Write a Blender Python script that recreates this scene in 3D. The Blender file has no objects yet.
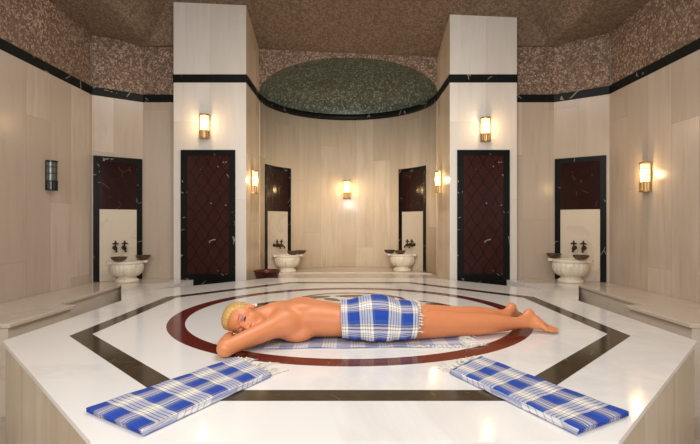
import bpy, bmesh, math, random
import numpy as np
from mathutils import Vector, Matrix
random.seed(4)
PI = math.pi
sc = bpy.context.scene
C = sc.collection
CZ = 1.35          # camera height above the floor
ST = 0.65          # height of the heated slab and the benches

# ------------------------------------------------------------------ helpers
def link(o, parent=None):
    C.objects.link(o)
    if parent is not None: o.parent = parent
    return o
def obj(name, bm, mats, parent=None, smooth=False, bevel=0, keep=False):
    me = bpy.data.meshes.new(name)
    bmesh.ops.recalc_face_normals(bm, faces=bm.faces[:]) if not keep else None
    bm.to_mesh(me); bm.free()
    if not isinstance(mats, (list, tuple)): mats = [mats]
    for m in mats: me.materials.append(m)
    if smooth:
        for p in me.polygons: p.use_smooth = True
    o = link(bpy.data.objects.new(name, me), parent)
    if bevel:
        b = o.modifiers.new('bevel', 'BEVEL'); b.width = bevel; b.segments = 2; b.limit_method = 'ANGLE'
    return o
def tag(o, label, cat, group=None):
    o['label'] = label; o['category'] = cat
    if group: o['group'] = group
    return o
def struct(o):
    o['kind'] = 'structure'; return o
def thing(name, label, cat, loc=(0,0,0), rz=0, group=None):
    o = bpy.data.objects.new(name, None); C.objects.link(o)
    o.empty_display_size = 0.1
    o.location = loc; o.rotation_euler = (0,0,rz)
    return tag(o, label, cat, group)
def copy_tree(o, parent=None):
    c = o.copy(); C.objects.link(c); c.parent = parent
    for ch in list(o.children): copy_tree(ch, c)
    return c
def box(bm, x0,x1,y0,y1,z0,z1, mi=0):
    vs = [bm.verts.new(p) for p in ((x0,y0,z0),(x1,y0,z0),(x1,y1,z0),(x0,y1,z0),(x0,y0,z1),(x1,y0,z1),(x1,y1,z1),(x0,y1,z1))]
    for f in ((0,3,2,1),(4,5,6,7),(0,1,5,4),(1,2,6,5),(2,3,7,6),(3,0,4,7)):
        bm.faces.new([vs[i] for i in f]).material_index = mi
def prism(bm, pts, z0, z1, mi=0):
    a = [bm.verts.new((x,y,z0)) for x,y in pts]; b = [bm.verts.new((x,y,z1)) for x,y in pts]
    n = len(pts)
    bm.faces.new(a[::-1]).material_index = mi; bm.faces.new(b).material_index = mi
    for i in range(n):
        bm.faces.new((a[i],a[(i+1)%n],b[(i+1)%n],b[i])).material_index = mi
def lathe(bm, prof, n=32, flute=None, ctr=(0,0,0)):
    """prof: list of (r,z); flute(i, theta, r) -> r"""
    rings = []
    for i,(r,z) in enumerate(prof):
        if r < 1e-6:
            rings.append([bm.verts.new((ctr[0],ctr[1],ctr[2]+z))]); continue
        ring = []
        for k in range(n):
            t = 2*PI*k/n
            rr = flute(i,t,r) if flute else r
            ring.append(bm.verts.new((ctr[0]+rr*math.cos(t), ctr[1]+rr*math.sin(t), ctr[2]+z)))
        rings.append(ring)
    for a,b in zip(rings, rings[1:]):
        for k in range(n):
            k2 = (k+1)%n
            if len(a)==1 and len(b)==1: continue
            if len(a)==1: bm.faces.new((a[0],b[k],b[k2]))
            elif len(b)==1: bm.faces.new((a[k],a[k2],b[0]))
            else: bm.faces.new((a[k],a[k2],b[k2],b[k]))
def tube(bm, pts, rad, n=10, cap=True):
    pts = [Vector(p) for p in pts]
    rings = []
    for i,p in enumerate(pts):
        d = (pts[min(i+1,len(pts)-1)] - pts[max(i-1,0)]).normalized()
        u = d.cross(Vector((0,0,1)))
        if u.length < 1e-3: u = Vector((1,0,0))
        u.normalize(); v = d.cross(u)
        r = rad[i] if isinstance(rad,(list,tuple)) else rad
        rings.append([bm.verts.new(p + (u*math.cos(2*PI*k/n)+v*math.sin(2*PI*k/n))*r) for k in range(n)])
    for a,b in zip(rings, rings[1:]):
        for k in range(n): bm.faces.new((a[k],a[(k+1)%n],b[(k+1)%n],b[k]))
    if cap:
        bm.faces.new(rings[0][::-1]); bm.faces.new(rings[-1])
def ball(bm, c, r, sx=1,sy=1,sz=1, seg=14):
    m = Matrix.Translation(c) @ Matrix.Diagonal((sx,sy,sz,1))
    bmesh.ops.create_uvsphere(bm, u_segments=seg, v_segments=seg//2+2, radius=r, matrix=m)

# ------------------------------------------------------------------ node helpers
def srgb(r,g,b):
    f = lambda c: (c/255/12.92) if c/255 <= 0.04045 else ((c/255+0.055)/1.055)**2.4
    return (f(r),f(g),f(b),1)
class NT:
    def __init__(s, name):
        s.m = bpy.data.materials.new(name); s.m.use_nodes = True
        s.t = s.m.node_tree; s.t.nodes.clear()
        s.out = s.t.nodes.new('ShaderNodeOutputMaterial')
        s.b = s.t.nodes.new('ShaderNodeBsdfPrincipled')
        s.t.links.new(s.b.outputs[0], s.out.inputs[0])
    def n(s, typ, props=None, **ins):
        nd = s.t.nodes.new(typ)
        for k,v in (props or {}).items(): setattr(nd,k,v)
        for k,v in ins.items():
            key = int(k[1:]) if k[0]=='i' and k[1:].isdigit() else k.replace('_',' ')
            s.set(nd.inputs[key], v)
        return nd
    def set(s, sock, v):
        if isinstance(v, bpy.types.NodeSocket): s.t.links.new(v, sock)
        else: sock.default_value = v
    def math(s, op, a, b=0.0, c=0.0):
        return s.n('ShaderNodeMath', {'operation':op}, i0=a, i1=b, i2=c).outputs[0]
    def mix(s, fac, a, b, blend='MIX'):
        nd = s.t.nodes.new('ShaderNodeMix'); nd.data_type='RGBA'; nd.blend_type=blend
        s.set(nd.inputs[0], fac); s.set(nd.inputs[6], a); s.set(nd.inputs[7], b)
        return nd.outputs[2]
    def ramp(s, fac, stops, interp='LINEAR'):
        nd = s.t.nodes.new('ShaderNodeValToRGB'); nd.color_ramp.interpolation = interp
        e = nd.color_ramp.elements
        while len(e) > 1: e.remove(e[-1])
        e[0].position = stops[0][0]; e[0].color = stops[0][1]
        for p,c in stops[1:]:
            x = e.new(p); x.color = c
        s.set(nd.inputs[0], fac); return nd.outputs[0]
    def coord(s, kind='Object'):
        return s.n('ShaderNodeTexCoord').outputs[kind]
    def xyz(s, v):
        return s.n('ShaderNodeSeparateXYZ', None, i0=v).outputs
    def vec(s, x, y, z=0.0):
        return s.n('ShaderNodeCombineXYZ', None, i0=x, i1=y, i2=z).outputs[0]
    def noise(s, v, scale, detail=4, rough=.55, dist=0.0):
        return s.n('ShaderNodeTexNoise', None, Vector=v, Scale=scale, Detail=detail, Roughness=rough, Distortion=dist).outputs
    def fin(s, col, rough=.4, metal=0.0, bump=None, bstr=.2, bdist=.01, **kw):
        s.set(s.b.inputs['Base Color'], col); s.set(s.b.inputs['Roughness'], rough); s.set(s.b.inputs['Metallic'], metal)
        for k,v in kw.items(): s.set(s.b.inputs[k.replace('_',' ')], v)
        if bump is not None:
            bp = s.n('ShaderNodeBump', None, Height=bump, Strength=bstr, Distance=bdist)
            s.t.links.new(bp.outputs[0], s.b.inputs['Normal'])
        return s.m
def simple(name, col, rough=.4, metal=0.0, **kw):
    t = NT(name); v = t.coord()
    nz = t.noise(v, 18)[0]
    c = t.mix(t.math('MULTIPLY', nz, .35), col, tuple(x*.6 for x in col[:3])+(1,))
    return t.fin(c, rough, metal, **kw)
W1 = (1,1,1,1); K1 = (0,0,0,1)

def plank_marble(name, a, b, vein, width=.34, height=1.05, rough=.24, seam=.55):
    """polished marble in tall vertical planks, laid out in UV metres"""
    t = NT(name); uv = t.coord('UV'); s = t.xyz(uv)
    us = t.math('DIVIDE', s[0], width); iu = t.math('FLOOR', us)
    off = t.math('FRACT', t.math('MULTIPLY', iu, .37))
    vs = t.math('ADD', t.math('DIVIDE', s[1], height), off); iv = t.math('FLOOR', vs)
    wn = t.n('ShaderNodeTexWhiteNoise', {'noise_dimensions':'2D'}, Vector=t.vec(iu, iv)).outputs
    vv = t.vec(t.math('MULTIPLY', s[0], 3.0), t.math('MULTIPLY', s[1], .45), t.math('MULTIPLY', wn[0], 9.0))
    n1 = t.noise(vv, 1.6, 5, .6, .4)[0]
    n2 = t.noise(t.vec(t.math('MULTIPLY', s[0], 9.0), t.math('MULTIPLY', s[1], .9), wn[0]), 1.5, 4)[0]
    f = t.math('ADD', t.math('MULTIPLY', wn[0], .55), t.math('MULTIPLY', n1, .75))
    c = t.ramp(f, [(.25, a), (.62, b), (.95, tuple(x*.93 for x in b[:3])+(1,))])
    c = t.mix(t.ramp(n2, [(.52, K1), (.75, (.5,.5,.5,1))]), c, vein)
    fu = t.math('FRACT', us); fv = t.math('FRACT', vs)
    du = t.math('MULTIPLY', t.math('MINIMUM', fu, t.math('SUBTRACT', 1.0, fu)), width)
    dv = t.math('MULTIPLY', t.math('MINIMUM', fv, t.math('SUBTRACT', 1.0, fv)), height)
    sm = t.math('LESS_THAN', t.math('MINIMUM', du, dv), .0022)
    c = t.mix(t.math('MULTIPLY', sm, seam*.6), c, tuple(x*.55 for x in vein[:3])+(1,))
    return t.fin(c, rough)
def white_marble(name, a, b, rough=.1, scale=1.4):
    t = NT(name); v = t.coord()
    n1 = t.noise(v, scale, 7, .62, 1.2)[0]
    n2 = t.noise(v, scale*4, 4)[0]
    c = t.ramp(n1, [(.3, a), (.52, a), (.6, b), (.66, a)])
    c = t.mix(t.math('MULTIPLY', n2, .25), c, b)
    return t.fin(c, rough)
def dark_marble(name, base, vein, rough=.2, scale=3.0, thr=.985, density=2.4):
    """near-black marble crossed by sparse bright short veins"""
    t = NT(name); v = t.coord()
    nz = t.noise(v, 2.0, 3)
    w = t.n('ShaderNodeVectorMath', {'operation':'MULTIPLY_ADD'}, i0=nz[1], i1=(.15,.15,.15), i2=v).outputs[0]
    vo = t.n('ShaderNodeTexVoronoi', {'feature':'DISTANCE_TO_EDGE'}, Vector=w, Scale=scale).outputs[0]
    ln = t.math('LESS_THAN', vo, .013)
    mask = t.math('GREATER_THAN', t.noise(v, density*3.2, 2)[0], .58)
    c = t.mix(t.noise(v, 14, 4)[0], base, tuple(x*2.2 for x in base[:3])+(1,))
    c = t.mix(t.math('MULTIPLY', t.math('MULTIPLY', ln, mask), .8), c, vein)
    return t.fin(c, rough, Specular_IOR_Level=.16)
def mosaic(name, cols, grout, scale=42, rough=.5, spec=.3):
    t = NT(name); v = t.coord()
    vo = t.n('ShaderNodeTexVoronoi', {'feature':'F1'}, Vector=v, Scale=scale, Randomness=.9)
    ed = t.n('ShaderNodeTexVoronoi', {'feature':'DISTANCE_TO_EDGE'}, Vector=v, Scale=scale, Randomness=.9).outputs[0]
    r = t.xyz(vo.outputs['Color'])[0]
    c = t.ramp(r, [(i/len(cols), col) for i,col in enumerate(cols)], 'CONSTANT')
    big = t.noise(v, 1.3, 3)[0]
    c = t.mix(t.ramp(big, [(.35, (.35,.35,.35,1)), (.7, K1)]), c, tuple(x*.55 for x in cols[0][:3])+(1,))
    c = t.mix(t.ramp(ed, [(.03, W1), (.09, K1)]), c, grout)
    return t.fin(c, rough, bump=ed, bstr=.3, bdist=.006)

WALL = plank_marble('beige_marble_planks', srgb(216,202,186), srgb(196,180,162), srgb(180,160,138), height=2.2)
ALC  = plank_marble('warm_beige_marble_planks', srgb(240,224,202), srgb(219,200,174), srgb(198,172,142), width=.3, height=2.3)
PIER = plank_marble('white_marble_planks', srgb(238,235,230), srgb(226,220,212), srgb(218,206,194), width=.45, height=2.6)
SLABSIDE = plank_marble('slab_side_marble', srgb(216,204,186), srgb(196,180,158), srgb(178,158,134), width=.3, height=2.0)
BENCH = white_marble('pinkish_beige_marble', srgb(214,202,188), srgb(200,186,170), .16)
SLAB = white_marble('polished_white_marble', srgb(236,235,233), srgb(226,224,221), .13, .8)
SLAB.node_tree.nodes['Principled BSDF'].inputs['Specular IOR Level'].default_value = .35
PLAIN = white_marble('plain_cream_marble', srgb(222,208,188), srgb(210,195,174), .2, 2)
BASIN = white_marble('cream_basin_marble', srgb(236,226,208), srgb(214,200,178), .25, 5)
BLACK = dark_marble('black_veined_marble', (.0030,.0034,.0028,1), (.36,.36,.32,1), rough=.3, scale=5.5)
TRIMM = dark_marble('black_trim_marble', (.005,.006,.005,1), (.30,.30,.27,1), rough=.42, scale=2.6)
BROWN = dark_marble('brown_inlay_marble', (.040,.028,.016,1), (.16,.12,.07,1), rough=.12, scale=7)
REDIN = dark_marble('dark_red_inlay_marble', (.075,.012,.008,1), (.2,.07,.05,1), rough=.12, scale=9)
MOSA = mosaic('brown_pebble_mosaic', [srgb(142,118,100), srgb(176,150,128), srgb(120,94,78), srgb(198,174,150), srgb(154,130,110)], srgb(92,72,60), 44, rough=.7)
MOSG = mosaic('green_pebble_mosaic', [srgb(82,94,84), srgb(106,124,112), srgb(76,74,64), srgb(136,156,146), srgb(94,104,92)], srgb(54,54,46), 34, rough=.4)
MOSC = mosaic('ceiling_fine_mosaic', [srgb(132,112,93), srgb(152,132,112), srgb(112,94,78), srgb(144,124,104)], srgb(104,86,70), 40, rough=.75)
def red_lattice():
    t = NT('dark_red_lattice_marble'); v = t.coord(); s = t.xyz(v)
    a = t.math('DIVIDE', s[0], .15); b = t.math('DIVIDE', s[2], .22)
    wob = t.math('MULTIPLY', t.math('SINE', t.math('MULTIPLY', b, 2*PI)), .06)
    l1 = t.math('ABSOLUTE', t.math('SUBTRACT', t.math('FRACT', t.math('ADD', t.math('ADD', a, b), wob)), .5))
    l2 = t.math('ABSOLUTE', t.math('SUBTRACT', t.math('FRACT', t.math('SUBTRACT', t.math('SUBTRACT', a, b), wob)), .5))
    ln = t.math('LESS_THAN', t.math('MINIMUM', l1, l2), .05)
    n = t.noise(v, 9, 5)[0]
    c = t.mix(n, (.022,.005,.004,1), (.052,.011,.009,1))
    c = t.mix(t.math('MULTIPLY', ln, .85), c, (.008,.003,.003,1))
    nz = t.noise(v, 2.0, 3)
    w = t.n('ShaderNodeVectorMath', {'operation':'MULTIPLY_ADD'}, i0=nz[1], i1=(.15,.15,.15), i2=v).outputs[0]
    vo = t.n('ShaderNodeTexVoronoi', {'feature':'DISTANCE_TO_EDGE'}, Vector=w, Scale=3.6).outputs[0]
    m = t.math('MULTIPLY', t.math('LESS_THAN', vo, .016), t.math('GREATER_THAN', t.noise(v, 7.5, 2)[0], .62))
    c = t.mix(t.math('MULTIPLY', m, .7), c, (.4,.36,.33,1))
    return t.fin(c, .22, Specular_IOR_Level=.2)
REDL = red_lattice()
REDP = dark_marble('dark_red_panel_marble', (.016,.005,.004,1), (.10,.05,.04,1), .14, scale=4)
BRASS = simple('aged_brass', (.48,.29,.08,1), .28, 1.0)
DBRONZE = simple('dark_bronze', (.060,.042,.028,1), .32, .9)
CUPM = simple('tarnished_copper_bowl', (.20,.15,.11,1), .28, .95)
TUBM = simple('dark_red_copper', (.10,.028,.018,1), .3, .5)
FLOORM = white_marble('floor_tile_marble', srgb(206,196,182), srgb(182,170,154), .2, 2)
def glass_mat(name, strength, col=(1.0,.72,.34,1)):
    t = NT(name); v = t.coord(); s = t.xyz(v)
    # wrinkled frosted glass, hottest in the middle where the bulb stands
    zz = t.math('DIVIDE', t.math('SUBTRACT', s[2], .035), .085)
    hot = t.math('POWER', 2.718, t.math('MULTIPLY', t.math('MULTIPLY', zz, zz), -1.0))
    n = t.noise(v, 40, 2)[0]
    e = t.math('MULTIPLY', t.math('MULTIPLY_ADD', hot, 1.2, .25), t.math('MULTIPLY_ADD', n, .5, .75))
    t.fin((.75,.66,.5,1), .3)
    t.set(t.b.inputs['Emission Color'], col)
    t.set(t.b.inputs['Emission Strength'], t.math('MULTIPLY', e, strength))
    return t.m
GLOW = glass_mat('glowing_amber_glass', 1.7, (1,.66,.26,1))
AMBER = glass_mat('amber_lit_glass', .55, (1,.5,.12,1))
OFFG = simple('unlit_grey_glass', (.10,.10,.095,1), .12)
OFFB = simple('blackened_brass', (.025,.022,.018,1), .3, .8)
EARR = simple('pearl_white', (.85,.84,.80,1), .2)

def plaid(name, scale=1.0, fade=0.0):
    t = NT(name); s = t.xyz(t.coord('UV'))
    P = .16*scale
    u = t.math('FRACT', t.math('DIVIDE', s[0], P)); v = t.math('FRACT', t.math('DIVIDE', s[1], P))
    blue = srgb(28,70,160); mid = srgb(62,92,164); wht = srgb(232,232,230); ink = srgb(40,42,58); tan = srgb(206,160,104)
    cu = t.ramp(u, [(0,blue),(.36,blue),(.37,ink),(.39,wht),(.46,wht),(.475,ink),(.50,wht),(.565,wht),(.58,ink),(.60,wht),(.665,wht),(.68,ink),(.70,wht),(.77,wht),(.785,ink),(.80,wht),(.88,wht),(.90,ink),(.92,mid),(.99,mid)], 'CONSTANT')
    cv = t.ramp(v, [(0,blue),(.34,blue),(.36,tan),(.38,ink),(.415,wht),(.45,tan),(.475,ink),(.50,wht),(.54,ink),(.57,wht),(.66,wht),(.68,ink),(.71,tan),(.73,wht),(.78,tan),(.80,ink),(.83,wht),(.85,mid),(.99,mid)], 'CONSTANT')
    c = t.mix(.5, cu, cv)
    both = t.math('MULTIPLY', t.math('LESS_THAN', u, .36), t.math('LESS_THAN', v, .34))
    c = t.mix(t.math('MULTIPLY', both, .55), c, srgb(16,62,168))
    c = t.mix(fade, c, srgb(222,222,226))
    wv = t.noise(t.vec(t.math('MULTIPLY', s[0], 1.0), s[1]), 260, 2)[0]
    return t.fin(c, .9, bump=wv, bstr=.25, bdist=.002)
PLAID = plaid('blue_check_cotton')
PLAID2 = plaid('washed_blue_check_cotton', 1.0, .38)
FRINGE = simple('cream_blue_fringe', srgb(232,228,218), .9)

# ------------------------------------------------------------------ room shell
def strip(bm, pts, z0, z1, u0=0.0):
    """vertical strip with UV in metres; pts run so that the room is on the right hand side"""
    uvl = bm.loops.layers.uv.verify(); u = u0
    lo = [bm.verts.new((x,y,z0)) for x,y in pts]; hi = [bm.verts.new((x,y,z1)) for x,y in pts]
    for i in range(len(pts)-1):
        d = math.dist(pts[i], pts[i+1])
        f = bm.faces.new((lo[i], lo[i+1], hi[i+1], hi[i]))
        for l,(a,b) in zip(f.loops, ((u,z0),(u+d,z0),(u+d,z1),(u,z1))): l[uvl].uv = (a,b)
        u += d
def wall(name, pts, z0, z1, m, thick=.09, smooth=False, u0=0.0):
    bm = bmesh.new(); strip(bm, pts, z0, z1, u0)
    o = obj(name, bm, m, keep=True, smooth=smooth)
    s = o.modifiers.new('solid', 'SOLIDIFY'); s.thickness = thick; s.offset = -1
    return struct(o)
Z = lambda r: CZ + r
XL, XR = -3.05, 3.05
PF = 5.56                               # front of the piers
LP = (-2.18, -1.283); RP = (1.233, 2.062)
TLO, THI = Z(1.515), Z(1.612)           # trim on the outer walls
TPL, TPH = Z(1.735), Z(1.835)           # trim on piers and alcove
nl = [(XL,5.32),(-2.60,5.65),(-2.14,5.65)]
nr = [(2.02,5.65),(2.56,5.65),(XR,5.29)]
ll = [(XL,-1.2),(XL,5.32)]; rl = [(XR,5.29),(XR,-1.2)]
off = lambda pts, dx, dy: [(x+dx,y+dy) for x,y in pts]
wall('wall_left', ll, 0, TLO, WALL); wall('wall_right', rl, 0, TLO, WALL, u0=1.7)
wall('wall_niche_left', nl, 0, TLO, WALL, u0=.11); wall('wall_niche_right', nr, 0, TLO, WALL, u0=.2)
wall('wall_upper_left', off(ll,-.012,0), THI, Z(2.60), MOSA); wall('wall_upper_right', off(rl,.012,0), THI, Z(2.60), MOSA)
wall('wall_upper_niche_left', off(nl,-.006,.012), THI, Z(2.55), MOSA); wall('wall_upper_niche_right', off(nr,.006,.012), THI, Z(2.55), MOSA)
for i,(p,dx,dy) in enumerate(((ll,.006,0),(rl,-.006,0),(nl,.003,-.006),(nr,-.003,-.006))):
    wall('trim_%d'%(i+1), off(p,dx,dy), TLO, THI, TRIMM, .1)

# piers
def pier(name, x0, x1):
    bm = bmesh.new(); uvl = bm.loops.layers.uv.verify()
    box(bm, x0, x1, PF, 6.36, 0, Z(3.0))
    for f in bm.faces:
        ax = 0 if abs(f.normal.y) > .5 else 1
        for l in f.loops:
            c = l.vert.co; l[uvl].uv = (c.x-x0 if abs(f.normal.y)>.5 else c.y+.13, c.z)
    bm.normal_update()
    for f in bm.faces:
        fr = abs(f.normal.y) > .5
        for l in f.loops:
            c = l.vert.co; l[uvl].uv = (c.x-x0 if fr else c.y+.13, c.z)
        f.material_index = 0 if fr else 1
    return struct(obj(name, bm, [PIER, ALC]))
pier('wall_pier_left', *LP); pier('wall_pier_right', *RP)
for i,(x0,x1) in enumerate((LP,RP)):
    bm = bmesh.new(); box(bm, x0-.006, x1+.006, PF-.006, 6.34, TPL, TPH)
    struct(obj('trim_%d'%(5+i), bm, TRIMM))

# alcove
AX = (LP[1]+RP[0])/2; AR = (RP[0]-LP[1])/2; AY = 6.35
arc = [(AX+AR*math.cos(PI-PI*k/40), AY+AR*math.sin(PI-PI*k/40)) for k in range(41)]
arcin = [(AX+(AR-.008)*math.cos(PI-PI*k/40), AY+(AR-.008)*math.sin(PI-PI*k/40)) for k in range(41)]
wall('wall_alcove', arc, 0, TPL+.01, ALC, .1, True)
wall('trim_7', arcin, TPL, TPH, TRIMM, .1, True)
DZ = TPH; DR = Z(2.335)-DZ
bm = bmesh.new()
rows = []
for j in range(15):
    e = PI/2*j/14; row = []
    for k in range(41):
        a = PI-PI*k/40
        row.append(bm.verts.new((AX+AR*math.cos(e)*math.cos(a), AY+AR*math.cos(e)*math.sin(a), DZ+DR*math.sin(e))))
    rows.append(row)
for j in range(14):
    for k in range(40): bm.faces.new((rows[j][k],rows[j][k+1],rows[j+1][k+1],rows[j+1][k]))
bmesh.ops.remove_doubles(bm, verts=bm.verts[:], dist=1e-5)
o = obj('ceiling_alcove_dome', bm, MOSG, smooth=True); struct(o)
bm = bmesh.new()      # spandrel wall over the arch
up = []; lo = []
for k in range(41):
    a = PI-PI*k/40
    lo.append(bm.verts.new((AX+AR*math.cos(a), AY, DZ+DR*math.sin(a))))
    up.append(bm.verts.new((AX+AR*math.cos(a), AY, Z(2.62))))
for k in range(40): bm.faces.new((lo[k],lo[k+1],up[k+1],up[k]))
o = obj('wall_over_alcove', bm, MOSA, keep=True); struct(o)
sm = o.modifiers.new('s','SOLIDIFY'); sm.thickness=.05; sm.offset=-1

# ceiling: shallow vault
def sstep(a,b,x):
    t = min(1,max(0,(x-a)/(b-a))); return t*t*(3-2*t)
def ceil_z(x,y):
    inner = 2.395 + .30*min(6.35-y, 2.6) - .045*x
    side = 2.235 + .05*max(0,min(5.3-y,2.0))
    w = sstep(2.22, 2.50, abs(x))
    w2 = sstep(3.6, 4.9, y)*w + (1-sstep(3.6,4.9,y))*sstep(1.2,3.0,abs(x))
    if y > 5.60 and abs(x) > 1.65: return Z(2.215)
    return Z(inner*(1-w2) + side*w2)
bm = bmesh.new(); g = {}
xs = [-3.2+6.4*i/160 for i in range(161)]; ys = sorted([-1.2+7.65*j/74 for j in range(75)]+[5.572,5.61])
for i,x in enumerate(xs):
    for j,y in enumerate(ys): g[i,j] = bm.verts.new((x,y,ceil_z(x,y)))
for i in range(160):
    for j in range(76): bm.faces.new((g[i,j],g[i,j+1],g[i+1,j+1],g[i+1,j]))
o = struct(obj('ceiling', bm, MOSC, smooth=True, keep=True))

bm = bmesh.new(); box(bm, -3.3, 3.3, -1.4, 7.9, -.06, 0)
struct(obj('floor', bm, FLOORM))

# alcove floor (raised, just under the slab level)
bm = bmesh.new()
prism(bm, [(LP[1]+.004,5.77),(RP[0]-.004,5.77)] + [(AX+(AR-.004)*math.cos(PI*k/40), AY+(AR-.004)*math.sin(PI*k/40)) for k in range(41)], 0, ST-.055)
prism(bm, [(AX+(AR-.006)*math.cos(PI*k/40), AY+(AR-.006)*math.sin(PI*k/40)) for k in range(41)] + [(AX+(AR-.006)*math.cos(PI-PI*k/24), AY+.22+.20*math.sin(PI*k/24)) for k in range(1,24)], ST-.055, ST-.04)
struct(obj('floor_alcove', bm, BENCH, bevel=.004))

# ------------------------------------------------------------------ heated octagonal slab
OC = (0.0, 3.51)
def octa(a, back=None):
    s = a*math.tan(PI/8); cx,cy = OC
    return [(cx-s,cy-a),(cx+s,cy-a),(cx+a,cy-s),(cx+a,cy+s),(cx+s,cy+a),(cx-s,cy+a),(cx-a,cy+s),(cx-a,cy-s)]
slab = thing('marble_platform', 'large octagonal white marble platform with dark inlaid rings in the room centre', 'platform', (OC[0],OC[1],0))
T = Matrix.Translation((-OC[0],-OC[1],0))
outer = [(-.83,1.44),(.86,1.44),(2.06,2.67),(2.06,4.71),(1.04,5.73),(-1.04,5.73),(-2.06,4.71),(-2.06,2.67)]
bm = bmesh.new()
prism(bm, outer, ST-.02, ST)
e = .0006
def band(bm, A, B, z, mi):
    a = [bm.verts.new((x,y,z)) for x,y in A]; b = [bm.verts.new((x,y,z)) for x,y in B]
    n = len(A)
    for i in range(n): bm.faces.new((a[i],a[(i+1)%n],b[(i+1)%n],b[i])).material_index = mi
circ = lambda r, n=96: [(OC[0]+r*math.cos(2*PI*k/n), OC[1]+.02+r*math.sin(2*PI*k/n)) for k in range(n)]
def poct(a0, back):   # the inlaid octagon stretches a little toward the alcove
    return [(x, y if y < OC[1] else OC[1]+(y-OC[1])*back) for x,y in octa(a0)]
band(bm, poct(1.74,1.05), poct(1.625,1.05), ST+e, 1)
band(bm, circ(1.335), circ(1.215), ST+e, 2)
# inlaid quatrefoil rosette with scrolls
def quat(r1, r2, n=128):
    P = []
    for k in range(n):
        t = 2*PI*k/n
        m = abs(math.cos(2*t))**.55
        r = r2 + (r1-r2)*m
        P.append((OC[0]+r*math.cos(t), OC[1]+r*math.sin(t)*(1.09 if math.sin(t) > 0 else 1)))
    return P
band(bm, quat(.93,.70), quat(.88,.65), ST+e, 2)
def poly(bm, pts, mi, z=ST+e):
    f = bm.faces.new([bm.verts.new((OC[0]+x,OC[1]+y,z)) for x,y in pts]); f.material_index = mi
def blob(cx, cy, rx, ry, rot, n=20):
    out = []
    for k in range(n):
        t = 2*PI*k/n; x = rx*math.cos(t); y = ry*math.sin(t)*(1+.35*math.cos(t))
        out.append((cx+x*math.cos(rot)-y*math.sin(rot), cy+x*math.sin(rot)+y*math.cos(rot)))
    return out
def rotp(pts, a): return [(x*math.cos(a)-y*math.sin(a), x*math.sin(a)+y*math.cos(a)) for x,y in pts]
for q in range(4):
    a = q*PI/2
    poly(bm, rotp(blob(0,.80,.15,.075,0), a), 2)
    poly(bm, rotp(blob(0,.50,.05,.10,0), a), 1)
    for s in (-1,1):
        poly(bm, rotp([(s*x if s>0 else -x, y) for x,y in blob(.30,.74,.13,.07,-.5)][::s], a), 2)
        poly(bm, rotp([(s*x, y) for x,y in blob(.16,.60,.11,.055,.9)][::s], a), 1)
        poly(bm, rotp([(s*x, y) for x,y in blob(.40,.54,.09,.06,-.9)][::s], a), 2)
        poly(bm, rotp([(s*x, y) for x,y in blob(.30,.36,.10,.03,.6)][::s], a), 1)
band(bm, [(OC[0]+.30*math.cos(2*PI*k/48),OC[1]+.30*math.sin(2*PI*k/48)) for k in range(48)], [(OC[0]+.26*math.cos(2*PI*k/48),OC[1]+.26*math.sin(2*PI*k/48)) for k in range(48)], ST+e, 2)
bm.transform(T)
obj('platform_top', bm, [SLAB, BROWN, REDIN], slab, keep=False)
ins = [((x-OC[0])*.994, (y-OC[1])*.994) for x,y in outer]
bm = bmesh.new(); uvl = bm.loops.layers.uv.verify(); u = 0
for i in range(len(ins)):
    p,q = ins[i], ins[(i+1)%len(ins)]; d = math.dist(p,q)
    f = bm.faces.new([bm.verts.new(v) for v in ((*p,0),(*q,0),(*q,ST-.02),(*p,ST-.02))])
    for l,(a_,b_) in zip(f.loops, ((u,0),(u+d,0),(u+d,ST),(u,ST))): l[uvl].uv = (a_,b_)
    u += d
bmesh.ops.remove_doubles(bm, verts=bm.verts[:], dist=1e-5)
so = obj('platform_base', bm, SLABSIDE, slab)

for sg,nm in ((-1,'left'),(1,'right')):     # level paving between the slab, the bench and the pier
    bm = bmesh.new(); pe = 2.174 if sg < 0 else 2.055
    prism(bm, [(sg*x,y) for x,y in ((2.061,4.06),(2.598,5.11),(pe,5.20),(pe-.05,5.54),(1.93,5.54),(2.061,4.76))], 0, ST)
    struct(obj('floor_paving_'+nm, bm, SLAB))
# benches along the side walls
def bench(sg, label):
    t = thing('marble_bench', label, 'bench', (sg*2.7, 4.2, 0))
    f = lambda P: [(sg*x-sg*2.7, y-4.2) for x,y in P]
    w = 3.045
    pier_edge = 2.175 if sg < 0 else 2.055
    kx, ky = (2.598,5.644) if sg < 0 else (2.558,5.644)
    core = [(w-.02,3.14),(2.385,3.14),(2.385,3.84),(2.55,3.84),(2.62,5.15),(pier_edge+.006,5.24),(pier_edge+.004,5.62),(kx,5.62),(w-.02,5.28)]
    top = [(w,3.12),(2.36,3.12),(2.36,3.86),(2.53,3.86),(2.60,5.13),(pier_edge+.004,5.22),(pier_edge+.002,ky),(kx,ky),(w,5.315 if sg<0 else 5.285)]
    b1 = bmesh.new(); prism(b1, f(core), 0, ST-.03)
    uvl = b1.loops.layers.uv.verify(); b1.normal_update()
    for fc in b1.faces:
        for l in fc.loops:
            c = l.vert.co; l[uvl].uv = (c.x+c.y, c.z)
    obj('bench_base', b1, BENCH, t)
    b2 = bmesh.new(); prism(b2, f(top), ST-.03, ST)
    obj('bench_top', b2, BENCH, t, bevel=.004)
    return t
bench(-1, 'long beige marble bench along the left wall'); bench(1, 'long beige marble bench along the right wall')

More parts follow.
